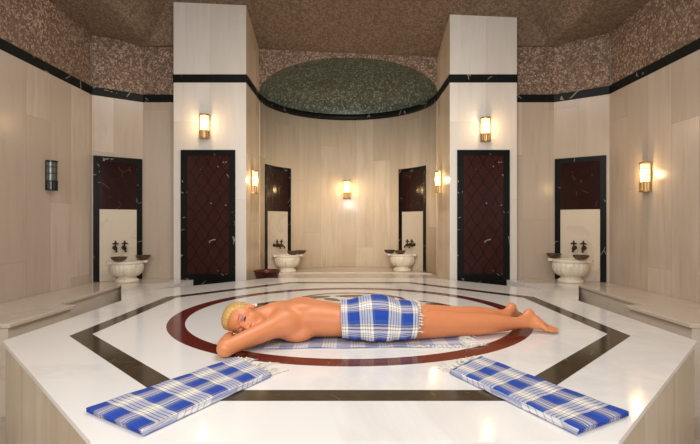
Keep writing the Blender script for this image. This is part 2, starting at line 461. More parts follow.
# ------------------------------------------------------------------ wall panels
def pier_panel(x0, x1, label):
    w = x1-x0; t = thing('marble_wall_panel', label, 'panel', ((x0+x1)/2, PF-.001, 0), 0, 'tall lattice panels on the piers')
    top = Z((223-150)*PF/450); b = .078; bot = ST-.12
    bm = bmesh.new()
    box(bm, -w/2, -w/2+b, -.012, 0, bot, top); box(bm, w/2-b, w/2, -.012, 0, bot, top)
    box(bm, -w/2+b, w/2-b, -.012, 0, top-b*.9, top); box(bm, -w/2+b, w/2-b, -.012, 0, bot, ST+.075)
    obj('panel_frame', bm, BLACK, t)
    bm = bmesh.new(); box(bm, -w/2+b, w/2-b, -.008, 0, ST+.075, top-b*.9)
    obj('lattice_panel', bm, REDL, t)
px = lambda u, d=PF: (u-350)*d/450
pier_panel(px(181), px(235.5), 'tall dark red lattice panel framed in black marble on the left pier')
pier_panel(px(457), px(509.5), 'tall dark red lattice panel framed in black marble on the right pier')

def niche_panel(pts, top, label, group, base=ST, uw=.065, mid=Z(.165), flip=False):
    """a panel that follows the wall: black frame, dark red upper field, pale lower field"""
    t = thing('marble_niche_panel', label, 'panel', (pts[0][0], pts[0][1], base), 0, group)
    o0 = (pts[0][0], pts[0][1])
    L = [0]
    for a,b in zip(pts, pts[1:]): L.append(L[-1]+math.dist(a,b))
    tot = L[-1]
    def at(s, dep):
        s = min(max(s,0),tot-1e-9)
        for i in range(len(pts)-1):
            if s <= L[i+1]:
                k = (s-L[i])/(L[i+1]-L[i]); a,b = pts[i],pts[i+1]
                dx,dy = (b[0]-a[0])/(L[i+1]-L[i]), (b[1]-a[1])/(L[i+1]-L[i])
                return (a[0]+(b[0]-a[0])*k + dy*dep - o0[0], a[1]+(b[1]-a[1])*k - dx*dep - o0[1])
    def slabp(bm, s0, s1, z0, z1, dep):
        n = max(1, int((s1-s0)/.08))
        fr = [at(s0+(s1-s0)*k/n, dep) for k in range(n+1)]; bk = [at(s0+(s1-s0)*k/n, .0015) for k in range(n+1)]
        prism(bm, fr+bk[::-1], z0-base, z1-base)
    bm = bmesh.new()
    slabp(bm, 0, uw, base+.002, top, .014); slabp(bm, tot-uw, tot, base+.002, top, .014); slabp(bm, uw, tot-uw, top-uw*.9, top, .014)
    obj('panel_frame', bm, BLACK, t)
    bm = bmesh.new(); slabp(bm, uw, tot-uw, mid, top-uw*.9, .010); obj('upper_field', bm, REDP, t)
    bm = bmesh.new(); slabp(bm, uw, tot-uw, base+.002, mid, .007)
    obj('lower_field', bm, PLAIN, t)
lerp2 = lambda a,b,t: (a[0]+(b[0]-a[0])*t, a[1]+(b[1]-a[1])*t)
niche_panel([lerp2(nl[0],nl[1],.02), lerp2(nl[0],nl[1],.985)], Z(.80), 'black framed niche panel behind the left wall basin', None)
niche_panel([lerp2(nr[1],nr[2],.02), lerp2(nr[1],nr[2],.95)], Z(.80), 'black framed niche panel behind the right wall basin', None)
def arcpts(xa, xb, n=8):
    A = []
    for k in range(n+1):
        x = xa+(xb-xa)*k/n; A.append((x, AY+math.sqrt(max(0,(AR-.002)**2-(x-AX)**2))))
    return A
def uray(u):   # where a sight line meets the alcove wall
    k = (u-350)/450; lo,hi = AY, AY+AR
    for _ in range(50):
        m = (lo+hi)/2
        if (k*m-AX)**2+(m-AY)**2 < AR*AR: lo = m
        else: hi = m
    return k*lo
ABASE = ST-.04
niche_panel(arcpts(uray(265), uray(290.5)), Z(.87), 'narrow black framed panel in the left side of the alcove', None, base=ABASE, mid=Z(.18))
niche_panel(arcpts(uray(399), uray(426)), Z(.87), 'narrow black framed panel in the right side of the alcove', None, base=ABASE, mid=Z(.18))

# ------------------------------------------------------------------ wall lamps
def make_lamp(lit, label, group):
    t = thing('wall_lamp', label, 'lamp', (0,0,0), 0, group)
    met = BRASS if lit else OFFB
    # local: back plate at y=0, shade bulges toward -y, height .30 centred
    bm = bmesh.new(); box(bm, -.06,.06,-.012,0,-.15,.15); obj('back_plate', bm, met, t, bevel=.004)
    bm = bmesh.new(); n = 14; rr = .055
    P = [(rr*math.cos(PI+PI*k/n), -.012+1.15*rr*math.sin(PI+PI*k/n)) for k in range(n+1)]
    prism(bm, P, -.055, .135); obj('glass_shade', bm, GLOW if lit else OFFG, t)
    bm = bmesh.new(); n = 14; rr = .062
    def ring(z0,z1,rr):
        P = [(rr*math.cos(PI+PI*k/n), -.012+1.15*rr*math.sin(PI+PI*k/n)) for k in range(n+1)]
        prism(bm, P, z0, z1)
    cup = bmesh.new(); prism(cup, [(.05*math.cos(PI+PI*k/n), -.012+1.15*.05*math.sin(PI+PI*k/n)) for k in range(n+1)], -.138, -.062)
    obj('lower_glass', cup, AMBER if lit else OFFG, t)
    ring(.132,.15,.062); ring(-.062,-.052,.061); ring(-.15,-.138,.062)
    for k in range(0,n+1,2):      # fluted brass cup under the glass
        a = PI+PI*k/n
        tube(bm, [(.054*math.cos(a), -.012+1.15*.054*math.sin(a), -.14),(.056*math.cos(a), -.012+1.15*.056*math.sin(a), -.055)], .007, 6)
    for z in (.02,.085):
        for k in range(n):
            a,b = PI+PI*k/n, PI+PI*(k+1)/n
            tube(bm, [(.058*math.cos(a),-.012+1.15*.058*math.sin(a),z),(.058*math.cos(b),-.012+1.15*.058*math.sin(b),z)], .0035, 5, False)
    for a in (PI*1.0, PI*1.5, PI*2.0):
        tube(bm, [(.060*math.cos(a),-.012+1.15*.060*math.sin(a),-.06),(.060*math.cos(a),-.012+1.15*.060*math.sin(a),.14)], .004, 6)
    obj('metal_cage', bm, met, t)
    return t
def glow(loc, nrm, power):
    l = bpy.data.lights.new('sconce_light','POINT'); l.energy = power; l.color = (1,.66,.32); l.shadow_soft_size = .03
    o = bpy.data.objects.new('sconce_light', l); C.objects.link(o); o.location = (loc[0]+nrm[0]*.11, loc[1]+nrm[1]*.11, loc[2]+.03)
lamps = [
 ('brass wall lamp glowing high on the left pier', (px(205), PF, Z(96*PF/450)), 0),
 ('glowing wall lamp on the inner side of the left pier beside the alcove', (LP[1], 1.283*450/98, Z(.535)), PI/2),
 ('glowing wall lamp on the curved back wall of the alcove', (px(347,7.6), AY+AR-.001, Z(.565)), 0),
 ('glowing wall lamp on the inner side of the right pier beside the alcove', (RP[0], 1.233*450/91, Z(.555)), -PI/2),
 ('brass wall lamp glowing high on the right pier', (px(485), PF, Z(93*PF/450)), 0),
 ('glowing wall lamp on the right side wall', (XR, 4.61, Z(.47)), -PI/2)]
lamp0 = make_lamp(True, lamps[0][0], 'lit brass wall lamps')
for i,(lb,loc,rz) in enumerate(lamps):
    o = lamp0 if i == 0 else copy_tree(lamp0)
    o.location = loc; o.rotation_euler = (0,0,rz); o['label'] = lb
    glow(loc, (math.sin(rz), -math.cos(rz)), 3.6)
dark = make_lamp(False, 'unlit blackened wall lamp on the left side wall', None)
dark.location = (XL, 4.56, Z(.48)); dark.rotation_euler = (0,0,PI/2)

# ------------------------------------------------------------------ basins, taps, bowls, tub
def make_basin(label):
    t = thing('marble_basin', label, 'basin', (0,0,0), 0, 'carved marble wash basins')
    N = 96
    fl = lambda i,a,r: r*(1+.045*abs(math.sin(a*11)) if 1 <= i <= 6 else 1)
    bm = bmesh.new()
    prof = [(.100,.066),(.135,.080),(.162,.105),(.178,.140),(.184,.175),(.182,.205),(.176,.222),(.172,.228),(.150,.228),(.140,.17),(.10,.12),(0,.11)]
    lathe(bm, prof, N, fl); obj('bowl', bm, BASIN, t, True)
    bm = bmesh.new()
    lathe(bm, [(0,0),(.134,0),(.136,.022),(.126,.034),(.110,.046),(.102,.058),(.102,.074),(0,.074)], 40)
    obj('pedestal', bm, BASIN, t, True)
    bm = bmesh.new()
    lathe(bm, [(.150,.226),(.186,.226),(.190,.236),(.190,.254),(.182,.262),(.155,.262),(.150,.254),(.150,.226)], 48)
    for s in (-1,1): box(bm, s*.175-.05, s*.175+.05, -.055, .055, .232, .2605)
    obj('rim', bm, BASIN, t, bevel=.004)
    return t
def make_tap(label):
    t = thing('water_tap', label, 'tap', (0,0,0), 0, None)
    bm = bmesh.new()      # local: wall at y=0, reaches to -y
    lathe(bm, [(0,0),(.026,0),(.026,.008),(.014,.014),(0,.014)], 16)
    bm.transform(Matrix.Rotation(PI/2,4,'X'))
    tube(bm, [(0,-.01,0),(0,-.035,.0),(0,-.06,-.004)], [.012,.014,.019], 10)
    ball(bm, (0,-.062,-.006), .023, 1,1,1.15)
    obj('tap_body', bm, DBRONZE, t, True)
    bm = bmesh.new(); tube(bm, [(0,-.07,-.01),(0,-.10,-.012),(0,-.118,-.03),(0,-.12,-.052)], [.014,.012,.011,.013], 10); obj('spout', bm, DBRONZE, t, True)
    bm = bmesh.new(); tube(bm, [(0,-.062,.012),(0,-.062,.045)], [.010,.008], 8)
    ball(bm, (0,-.062,.058), .016); ball(bm, (-.022,-.062,.050), .011, 1.4,1,.8); ball(bm, (.022,-.062,.050), .011, 1.4,1,.8); ball(bm, (0,-.062,.078), .009, 1,1,1.3)
    obj('tap_handle', bm, DBRONZE, t, True)
    return t
def make_bowl(label):
    bm = bmesh.new()
    fl = lambda i,a,r: r*(1+.02*math.cos(a*14) if 2 <= i <= 4 else 1)
    lathe(bm, [(0,0),(.036,0),(.062,.014),(.080,.036),(.087,.052),(.091,.056),(.085,.056),(.074,.034),(.05,.014),(0,.010)], 48, fl)
    return tag(obj('metal_bowl', bm, CUPM, None, True), label, 'bowl', None)
def wall_pos(u, side):
    k = (u-350)/450
    a,b = (nl[0],nl[1]) if side < 0 else (nr[1],nr[2])
    # solve a + t(b-a) on ray
    dx,dy = b[0]-a[0], b[1]-a[1]; t = (k*a[1]-a[0])/(dx-k*dy)
    return (a[0]+dx*t, a[1]+dy*t), math.atan2(dy,dx)
basin0 = tap0 = bowl0 = None
def place(first, maker, label, loc, rz, group=None, scale=None):
    o = maker(label) if first is None else copy_tree(first)
    o.location = loc; o.rotation_euler = (0,0,rz); o['label'] = label
    if group: o['group'] = group
    if scale: o.scale = (scale,)*3
    return o
sets = []
(pL,aL),(pR,aR) = wall_pos(124,-1), wall_pos(574,1)
sets.append((pL,aL,ST,.96,'left wall basin', (-.105,-.005), 'beside the bench on the left'))
sets.append((pR,aR,ST,1.05,'right wall basin', (.01,.115), 'beside the bench on the right'))
def alc(u):
    x = uray(u); y = AY+math.sqrt(AR**2-(x-AX)**2)
    return (x,y), math.atan2(-(x-AX), (y-AY))
pA,aA = alc(276); pB,aB = alc(412)
sets.append((pA,aA,ABASE+.001,1.0,'left alcove basin',(-.05,.06),''))
sets.append((pB,aB,ABASE+.001,1.0,'right alcove basin',(-.03,.07),''))
names = [('carved white marble basin on the left bench in front of a framed panel','left wall basin'),
         ('carved white marble basin on the right bench in front of a framed panel','right wall basin'),
         ('carved white marble basin at the left side of the alcove','left alcove basin'),
         ('carved white marble basin at the right side of the alcove','right alcove basin')]
bowlpos = [(-.11,.185),(-.175,.125),(.055,.21),(-.2,-.01)]
for q,(p,a,z,s,nm,taps,_) in enumerate(sets):
    nx,ny = math.sin(a), -math.cos(a); tx,ty = math.cos(a), math.sin(a)
    c = (p[0]+nx*.212*s, p[1]+ny*.212*s)
    basin0_ = place(basin0, make_basin, names[q][0], (c[0],c[1],z), a*.35 if q > 1 else a, None, s)
    if basin0 is None: basin0 = basin0_
    tz = z+.40; at_, aw = a, a
    if q > 1: a = a*.35; tx,ty = math.cos(a), math.sin(a); nx,ny = ty,-tx
    for i,u in enumerate(taps):
        if q == 2: u += -.02
        o = place(tap0, make_tap, ('left hand' if i==0 else 'right hand')+' dark bronze tap on the wall above the '+names[q][1],
                  (p[0]+math.cos(aw)*u+math.sin(aw)*.012, p[1]+math.sin(aw)*u-math.cos(aw)*.012, tz), aw, 'bronze taps above the '+names[q][1])
        if tap0 is None: tap0 = o
    for i,u in enumerate(bowlpos[q]):
        dy = .0 if abs(u) > .13 else .12
        loc = (c[0]+tx*u*s+nx*dy, c[1]+ty*u*s+ny*dy, z+.2625*s)
        o = place(bowl0, make_bowl, 'tarnished metal bowl on the '+('left' if i==0 else 'right')+' edge of the '+names[q][1], loc, a, 'metal bowls on the '+names[q][1])
        if bowl0 is None: bowl0 = o
bm = bmesh.new()
lathe(bm, [(0,0),(.135,0),(.165,.11),(.178,.118),(.178,.130),(.168,.132),(.158,.118),(.128,.015),(0,.012)], 48)
tag(obj('water_tub', bm, TUBM, None, True), 'dark red round water tub on the floor beside the left pier', 'tub').location = (-1.095,5.94,ST-.0545)

# ------------------------------------------------------------------ towels
def cloth_grid(name, fn, nu, nv, uvf, m, thick=.006, parent=None, smooth=True):
    bm = bmesh.new(); uvl = bm.loops.layers.uv.verify(); G = {}
    for i in range(nu+1):
        for j in range(nv+1): G[i,j] = bm.verts.new(fn(i/nu, j/nv))
    for i in range(nu):
        for j in range(nv):
            f = bm.faces.new((G[i,j],G[i+1,j],G[i+1,j+1],G[i,j+1]))
            for l,(a,b) in zip(f.loops, ((i,j),(i+1,j),(i+1,j+1),(i,j+1))): l[uvl].uv = uvf(a/nu,b/nv)
    o = obj(name, bm, m, parent, smooth, keep=True)
    if thick:
        s = o.modifiers.new('s','SOLIDIFY'); s.thickness = thick; s.offset = 1
    return o
H = .7
def gp(u, v, z=0.0):
    d = 450*(H-z)/(v-223); return ((u-350)*d/450, d)
def fringe(bm, P, dirv, n, ln, seed, up=.006):
    r = random.Random(seed)
    (ax,ay),(bx,by) = P
    tube(bm, [(ax,ay,up),((ax+bx)/2,(ay+by)/2,up),(bx,by,up)], .0035, 6)
    for k in range(n):
        t = (k+.5)/n + r.uniform(-.01,.01); x = ax+(bx-ax)*t; y = ay+(by-ay)*t
        dx = dirv[0]+r.uniform(-.45,.45); dy = dirv[1]+r.uniform(-.45,.45); l = ln*r.uniform(.7,1.15)
        q = [(x,y,up), (x+dx*l*.35, y+dy*l*.35, up+r.uniform(.002,.012)), (x+dx*l*.7+r.uniform(-.01,.01), y+dy*l*.7+r.uniform(-.01,.01), r.uniform(.004,.012)), (x+dx*l+r.uniform(-.015,.015), y+dy*l+r.uniform(-.01,.01), .003)]
        tube(bm, q, [.0028,.0034,.0026,.0012], 5)
        ball(bm, q[2], .0058, seg=6)
def folded_towel(label, A, B, Cc, D, seed, foldside):
    """A,B long far edge (A outer end); D,Cc long near edge"""
    ox,oy = (A[0]+Cc[0])/2, (A[1]+Cc[1])/2
    t = thing('folded_towel', label, 'towel', (ox,oy,ST))
    rnd = random.Random(seed)
    Lg = math.dist(A,B); Wd = math.dist(A,D)
    def pos(u,v):
        x = (A[0]*(1-u)+B[0]*u)*(1-v) + (D[0]*(1-u)+Cc[0]*u)*v
        y = (A[1]*(1-u)+B[1]*u)*(1-v) + (D[1]*(1-u)+Cc[1]*u)*v
        return x-ox, y-oy
    for k in range(3):      # folded layers
        sh = .012*k
        def fn(u,v,k=k):
            vv = v*(1-.02*k) if k else v
            x,y = pos(u+.012*(2-k)*(0), vv)
            edge = 1-max(0,(v-.93)/.07)**2*.9
            edge *= 1-max(0,(.05-v)/.05)**2*.7
            end = 1-max(0,(.03-u)/.03)**2*.8
            wr = .0022*math.sin(u*23+v*5+seed)+.0025*math.sin(v*17+u*6+k)+.004*math.sin(u*9+seed)*v
            z = .004 + k*.005 + (.005*edge*end + wr*.5 if k==2 else .001)
            return (x,y,max(z,.004+k*.0035))
        cl = cloth_grid('towel_cloth' if k==2 else 'folded_layer', fn, 60, 24, lambda u,v: (u*Lg*.84+.004, v*Wd*1.12+.004), PLAID, .003, t)
        cl.modifiers['s'].offset = -foldside
    # rolled near edge with white folds
    bm = bmesh.new(); uvl = bm.loops.layers.uv.verify()
    for r_ in range(3):
        pts = []
        for k in range(31):
            u = k/30; x,y = pos(u, 1.0-.012*r_)
            pts.append((x, y, .007+.0052*r_+.0015*math.sin(u*31+r_*2)))
        tube(bm, pts, .0045, 8)
    for f in bm.faces:
        for l in f.loops:
            c = l.vert.co; l[uvl].uv = (c.x*1.1, c.y*.3+c.z*6+.09)
    obj('rolled_edge', bm, PLAID2, t, True)
    bm = bmesh.new(); d = ((B[0]-A[0])/Lg, (B[1]-A[1])/Lg)
    for lay in range(2):
        P = [(B[0]-ox-d[0]*.01,B[1]-oy-d[1]*.01),(Cc[0]-ox-d[0]*.01,Cc[1]-oy-d[1]*.01)]
        fringe(bm, P, d, 9, .085, seed+lay, .006+.008*lay)
    obj('fringe', bm, FRINGE, t, True)
    return t
folded_towel('folded blue checked towel lying at the front left of the platform', gp(86,413), gp(235,361), gp(271,377), gp(143,437), 3, 1)
folded_towel('folded blue checked towel lying at the front right of the platform', gp(629,417), gp(482,360), gp(450,374), gp(577,436), 8, -1)

# towel spread under the woman
U0,U1,V0,V1 = -.70,.66,2.485,3.05
und = thing('spread_towel', 'pale blue checked towel spread flat under the lying woman', 'towel', (0,2.82,ST))
def fu(u,v):
    x = U0+(U1-U0)*u; y = V0+.055*u+(V1-V0-.03*u)*v
    return (x, y-2.82+.006*math.sin(u*21)*(1-v), .003+.0018*(1+math.sin(u*37+v*11))*(1 if v<.12 else .3))
cloth_grid('towel_cloth', fu, 90, 30, lambda u,v: (u*1.36, v*.56+.02), PLAID2, .003, und)
bm = bmesh.new()
fringe(bm, [(U1-.01, V0+.05-2.82),(U1-.01, V0+.28-2.82)], (1,-.05), 18, .09, 5, .004)
obj('fringe', bm, FRINGE, und, True)
bm = bmesh.new(); fringe(bm, [(U1-.30, V0+.045-2.82),(U1, V0+.055-2.82)], (.25,-.6), 14, .035, 6, .004)
obj('fringe', bm, FRINGE, und, True)

# ------------------------------------------------------------------ the woman (one continuous surface from a distance field)
BZ = .006
VOX = .0045
class Field:
    def __init__(s, lo, hi, h):
        s.lo = np.array(lo); s.h = h
        s.n = np.ceil((np.array(hi)-s.lo)/h).astype(int)+1
        s.f = np.full(s.n, 1.0, dtype=np.float32)
    def region(s, lo, hi):
        a = np.maximum(0, np.floor((np.array(lo)-s.lo)/s.h).astype(int)); b = np.minimum(s.n, np.ceil((np.array(hi)-s.lo)/s.h).astype(int)+1)
        ax = [s.lo[i]+s.h*np.arange(a[i],b[i]) for i in range(3)]
        g = np.meshgrid(*ax, indexing='ij', sparse=True)
        return tuple(slice(a[i],b[i]) for i in range(3)), g
    def union(s, sl, d, k):
        a = s.f[sl]
        if k > 0:
            hh = np.clip(.5+.5*(a-d)/k, 0, 1)
            s.f[sl] = a*(1-hh)+d*hh - k*hh*(1-hh)
        else: s.f[sl] = np.minimum(a,d)
    def cut(s, sl, d, k):
        a = s.f[sl]; hh = np.clip(.5-.5*(a+d)/k, 0, 1)
        s.f[sl] = a*(1-hh)-d*hh + k*hh*(1-hh)
    def cone(s, p, q, r1, r2, k=.02, sz=1.0):
        p = np.array(p,float); q = np.array(q,float); R = max(r1,r2)+k*2+.03
        sl,(X,Y,Zz) = s.region(np.minimum(p,q)-R, np.maximum(p,q)+R)
        d = q-p; L = max((d*d).sum(),1e-9)
        t = np.clip(((X-p[0])*d[0]+(Y-p[1])*d[1]+(Zz-p[2])*d[2])/L, 0, 1)
        dist = np.sqrt((X-p[0]-t*d[0])**2+(Y-p[1]-t*d[1])**2+((Zz-p[2]-t*d[2])/sz)**2) - (r1+(r2-r1)*t)
        s.union(sl, dist, k)
    def chain(s, pts, k=.02):
        for a,b in zip(pts, pts[1:]): s.cone(a[:3], b[:3], a[3], b[3], k)
    def ell(s, c, r, k=.02, M=None, cut=False):
        c = np.array(c,float); R = max(r)+2*k+.03
        sl,(X,Y,Zz) = s.region(c-R, c+R)
        x,y,z = X-c[0],Y-c[1],Zz-c[2]
        if M is not None:
            x,y,z = (M[0][0]*x+M[0][1]*y+M[0][2]*z, M[1][0]*x+M[1][1]*y+M[1][2]*z, M[2][0]*x+M[2][1]*y+M[2][2]*z)
        k0 = np.sqrt((x/r[0])**2+(y/r[1])**2+(z/r[2])**2); k1 = np.sqrt((x/r[0]**2)**2+(y/r[1]**2)**2+(z/r[2]**2)**2)+1e-9
        d = k0*(k0-1)/k1
        (s.cut if cut else s.union)(sl, d, k)
    def spline(s, pts, k=.02, sub=6):
        P = np.array(pts,float); n = len(P); Q = []
        for i in range(n-1):
            p0,p1,p2,p3 = P[max(i-1,0)],P[i],P[i+1],P[min(i+2,n-1)]
            for j in range(sub):
                t = j/sub
                Q.append(.5*((2*p1)+(-p0+p2)*t+(2*p0-5*p1+4*p2-p3)*t*t+(-p0+3*p1-3*p2+p3)*t**3))
        Q.append(P[-1]); Q = np.array(Q); R = Q[:,3].max()+2*k+.03
        sl,(X,Y,Zz) = s.region(Q[:,:3].min(0)-R, Q[:,:3].max(0)+R); D = None
        for a,b in zip(Q,Q[1:]):
            d = b[:3]-a[:3]; L = max((d*d).sum(),1e-9)
            t = np.clip(((X-a[0])*d[0]+(Y-a[1])*d[1]+(Zz-a[2])*d[2])/L,0,1)
            q = np.sqrt((X-a[0]-t*d[0])**2+(Y-a[1]-t*d[1])**2+(Zz-a[2]-t*d[2])**2)-(a[3]+(b[3]-a[3])*t)
            D = q if D is None else np.minimum(D,q)
        s.union(sl, D, k)
    def mesh(s):
        f = s.f; ins = f < 0; nx,ny,nz = f.shape
        c = np.zeros((nx-1,ny-1,nz-1), np.int8)
        for i in (0,1):
            for j in (0,1):
                for k in (0,1): c += ins[i:nx-1+i, j:ny-1+j, k:nz-1+k]
        act = (c > 0) & (c < 8); idx = np.full(act.shape, -1, np.int64); ii = np.argwhere(act); idx[act] = np.arange(len(ii))
        acc = np.zeros((len(ii),3)); cnt = np.zeros(len(ii))
        corners = [(i,j,k) for i in (0,1) for j in (0,1) for k in (0,1)]
        for a in corners:
            for ax in range(3):
                if a[ax] == 1: continue
                b = list(a); b[ax] = 1
                fa = f[ii[:,0]+a[0], ii[:,1]+a[1], ii[:,2]+a[2]]; fb = f[ii[:,0]+b[0], ii[:,1]+b[1], ii[:,2]+b[2]]
                m = (fa < 0) != (fb < 0); t = np.where(m, fa/np.where(np.abs(fa-fb)<1e-12,1,fa-fb), 0)
                p = np.tile(np.array(a,float),(len(ii),1)); p[:,ax] += t
                acc[m] += p[m]; cnt[m] += 1
        V = s.lo + s.h*(ii + acc/np.maximum(cnt,1)[:,None])
        faces = []
        for ax in range(3):
            sl0 = [slice(None)]*3; sl1 = [slice(None)]*3; sl0[ax] = slice(0,-1); sl1[ax] = slice(1,None)
            A = ins[tuple(sl0)]; B = ins[tuple(sl1)]; e = np.argwhere(A != B); o1,o2 = [(1,2),(2,0),(0,1)][ax]
            e = e[(e[:,o1]>0)&(e[:,o2]>0)&(e[:,o1]<f.shape[o1]-1)&(e[:,o2]<f.shape[o2]-1)]
            def at(d1,d2):
                q = e.copy(); q[:,o1] -= d1; q[:,o2] -= d2; return idx[q[:,0],q[:,1],q[:,2]]
            quad = np.stack([at(1,1),at(0,1),at(0,0),at(1,0)],1)
            fl = ~A[e[:,0],e[:,1],e[:,2]]; quad[fl] = quad[fl][:,::-1]
            faces.append(quad)
        F = np.concatenate(faces); F = F[(F>=0).all(1)]
        return V, F
def np_obj(name, V, F, m, parent, colors=None):
    me = bpy.data.meshes.new(name)
    me.from_pydata(V.tolist(), [], F.tolist()); me.update()
    me.polygons.foreach_set('use_smooth', [True]*len(me.polygons))
    me.materials.append(m)
    if colors is not None:
        at = me.color_attributes.new('paint','FLOAT_COLOR','POINT'); at.data.foreach_set('color', colors.astype(np.float32).ravel())
    return link(bpy.data.objects.new(name, me), parent)
def relax(V, F, it=2, lam=.5):
    for _ in range(it):
        S = np.zeros_like(V); n = np.zeros(len(V))
        for a in range(4):
            for b in (1,3):
                np.add.at(S, F[:,a], V[F[:,(a+b)%4]]); np.add.at(n, F[:,a], 1)
        V = V + lam*(S/np.maximum(n,1)[:,None]-V)
    return V

YC = 2.865
def warp(V):
    V = np.array(V, float).copy(); x = V[...,0]
    t = np.clip((x-.25)/1.0,0,1)
    V[...,1] += -.115 + .075*t; V[...,0] = x*.965
    return V
HS = 1.10
TORSO = [(-.50,.085,.120,.060),(-.46,.135,.128,.078),(-.40,.188,.124,.094),(-.32,.186,.120,.104),(-.22,.172,.116,.106),(-.12,.152,.108,.098),(-.04,.145,.102,.092),(.04,.160,.104,.100),(.12,.178,.110,.113),(.20,.182,.110,.114),(.28,.172,.102,.100),(.36,.150,.090,.080)]
def tors(x):
    xs_ = [t[0] for t in TORSO]
    return [np.interp(x, xs_, [t[i] for t in TORSO]) for i in (1,2,3)]
Fd = Field((-.84,2.28,-.02), (1.42,3.34,.30), VOX)
def smooth_interp(x, i):
    return sum(tors(np.asarray(x)+d)[i]*w for d,w in ((-.04,.2),(-.02,.2),(0,.2),(.02,.2),(.04,.2)))
sl,(X,Y,Zz) = Fd.region((-.56,2.5,-.02),(.44,3.2,.30))
w,zc,t_ = smooth_interp(X,0), smooth_interp(X,1), smooth_interp(X,2)
q = (np.abs((Y-YC)/w)**2.3+np.abs((Zz-zc)/t_)**2.3)**(1/2.3)
d = (q-1)*np.minimum(w,t_)*.9
capx = np.maximum(-.50-X, X-.35)
Fd.union(sl, np.maximum(d, capx), 0)
# spine groove and shoulder blades
for s in (-1,1):
    Fd.ell((-.31,YC+s*.085,.195), (.075,.05,.028), .03)
    Fd.ell((.155,YC+s*.082,.135), (.125,.095,.095), .03)          # seat
Fd.cone((-.30,YC,.238),(.0,YC,.212),.010,.010,.0) if False else None
sl,(X,Y,Zz) = Fd.region((-.42,YC-.06,.12),(.08,YC+.06,.28))
Fd.cut(sl, np.sqrt((Y-YC)**2+(Zz-(.236-.09*np.clip(X+.28,0,.3)))**2)-.012+0*X, .02)
# chest pressed on the towel
for s in (-1,1): Fd.ell((-.325,YC+s*.125,.046), (.090,.076,.044), .035)
# shoulders, arms
NS = (-.400,2.695,.118); FS = (-.400,3.035,.118)
NE = (-.668,2.440,.046); FE = (-.600,3.085,.050)
NW = (-.712,2.665,.048); FW = (-.590,2.860,.032)
Fd.ell(NS, (.075,.060,.060), .06); Fd.ell(FS, (.075,.060,.060), .06)
def limb(A,B,rs,k=.02,bow=(0,0,0)):
    A=np.array(A);B=np.array(B);n=len(rs)
    pts=[]
    for i,r in enumerate(rs):
        t=i/(n-1); p=A+(B-A)*t+np.array(bow)*math.sin(PI*t); pts.append((*p,r))
    Fd.spline(pts,k)
limb(NS,NE,[.060,.058,.052,.046,.041],.045); limb(FS,FE,[.060,.054,.050,.046,.042],.02)
limb(NE,NW,[.043,.046,.041,.034,.027],.015); limb(FE,FW,[.042,.044,.039,.032,.026],.015)
def hand(Wr, dirv, side, curl, z=.03):
    """palm with four fingers and a thumb, lying flat"""
    d = np.array(dirv,float); d /= np.linalg.norm(d); n = np.array((-d[1],d[0],0))*side
    W_ = np.array(Wr)
    P = W_+d*.045
    for o in (-.022,-.008,.008,.022): Fd.cone(W_+n*o*.5+d*.01, W_+n*o+d*.085, .016,.012,.008)
    for i,(o,L,rd) in enumerate(((-.033,.062,.0085),(-.011,.078,.009),(.011,.082,.009),(.033,.072,.0088))):
        a = W_+n*o*.85+d*.088; b = a+d*L*.5+n*o*.18+np.array((0,0,.006)); c = b+d*L*.5+np.array((0,0,-curl))
        Fd.cone(a,b,rd*1.12,rd,.003); Fd.cone(b,c,rd,rd*.82,.003)
    a = W_+n*.03+d*.025; b = a+n*.03+d*.03; c = b+n*.008+d*.032
    Fd.cone(a,b,.013,.0105,.006); Fd.cone(b,c,.0105,.0085,.004)
hand((NW[0],NW[1],.038), (.55,.83,-.02), -1, .012)
hand((FW[0],FW[1],.026), (-.35,-.93,0), 1, .006)
# neck and head
HC = np.array((-.622,2.712,.134))
hu = np.array((-.955,-.06,.20)); hu /= np.linalg.norm(hu)
hf = np.array((.10,-.97,-.10)); hf -= hu*hf.dot(hu); hf /= np.linalg.norm(hf)
hl = np.cross(hu,hf)           # lateral
if hl[2] < 0: hl = -hl         # +lateral = upper cheek
HM = [hl,hf,hu]
Lw = lambda a,b,c: HC+(hl*a+hf*b+hu*c)*HS
S_ = lambda r: tuple(v*HS for v in r)
Fd.cone(Lw(0,-.03,-.05), (-.47,YC-.02,.135), .056,.062,.035)
Fd.cone(Lw(0,-.05,-.02), (-.45,YC+.01,.150), .045,.06,.03)
Fd.ell(Lw(0,-.012,.035), S_((.074,.094,.088)), .02, HM)             # cranium
Fd.ell(Lw(0,.028,-.030), S_((.060,.066,.078)), .02, HM)             # face
Fd.ell(Lw(0,.050,-.088), S_((.030,.030,.024)), .025, HM)            # chin
for s in (-1,1):
    Fd.ell(Lw(s*.040,.052,-.030), S_((.024,.028,.028)), .02, HM)    # cheek
    Fd.ell(Lw(s*.033,.098,.006), S_((.019,.016,.014)), .008, HM, True)   # socket
    Fd.ell(Lw(s*.033,.076,.004), S_((.0165,.0150,.0135)), .004, HM)  # closed lid
    Fd.cone(Lw(s*.014,.090,.022), Lw(s*.048,.076,.026), .007,.006,.01)  # brow
    Fd.ell(Lw(s*.074,-.012,-.006), S_((.010,.017,.030)), .006, HM)  # ear
Fd.cone(Lw(0,.088,.010), Lw(0,.112,-.030), .009,.0125,.010)     # nose
for s in (-1,1): Fd.ell(Lw(s*.011,.098,-.034), S_((.009,.011,.008)), .006, HM)
Fd.cone(Lw(-.020,.083,-.059), Lw(.020,.083,-.059), .0065,.0065,.005); Fd.ell(Lw(0,.088,-.058), S_((.016,.008,.006)), .005, HM)
Fd.ell(Lw(0,.086,-.069), S_((.016,.009,.007)), .005, HM)
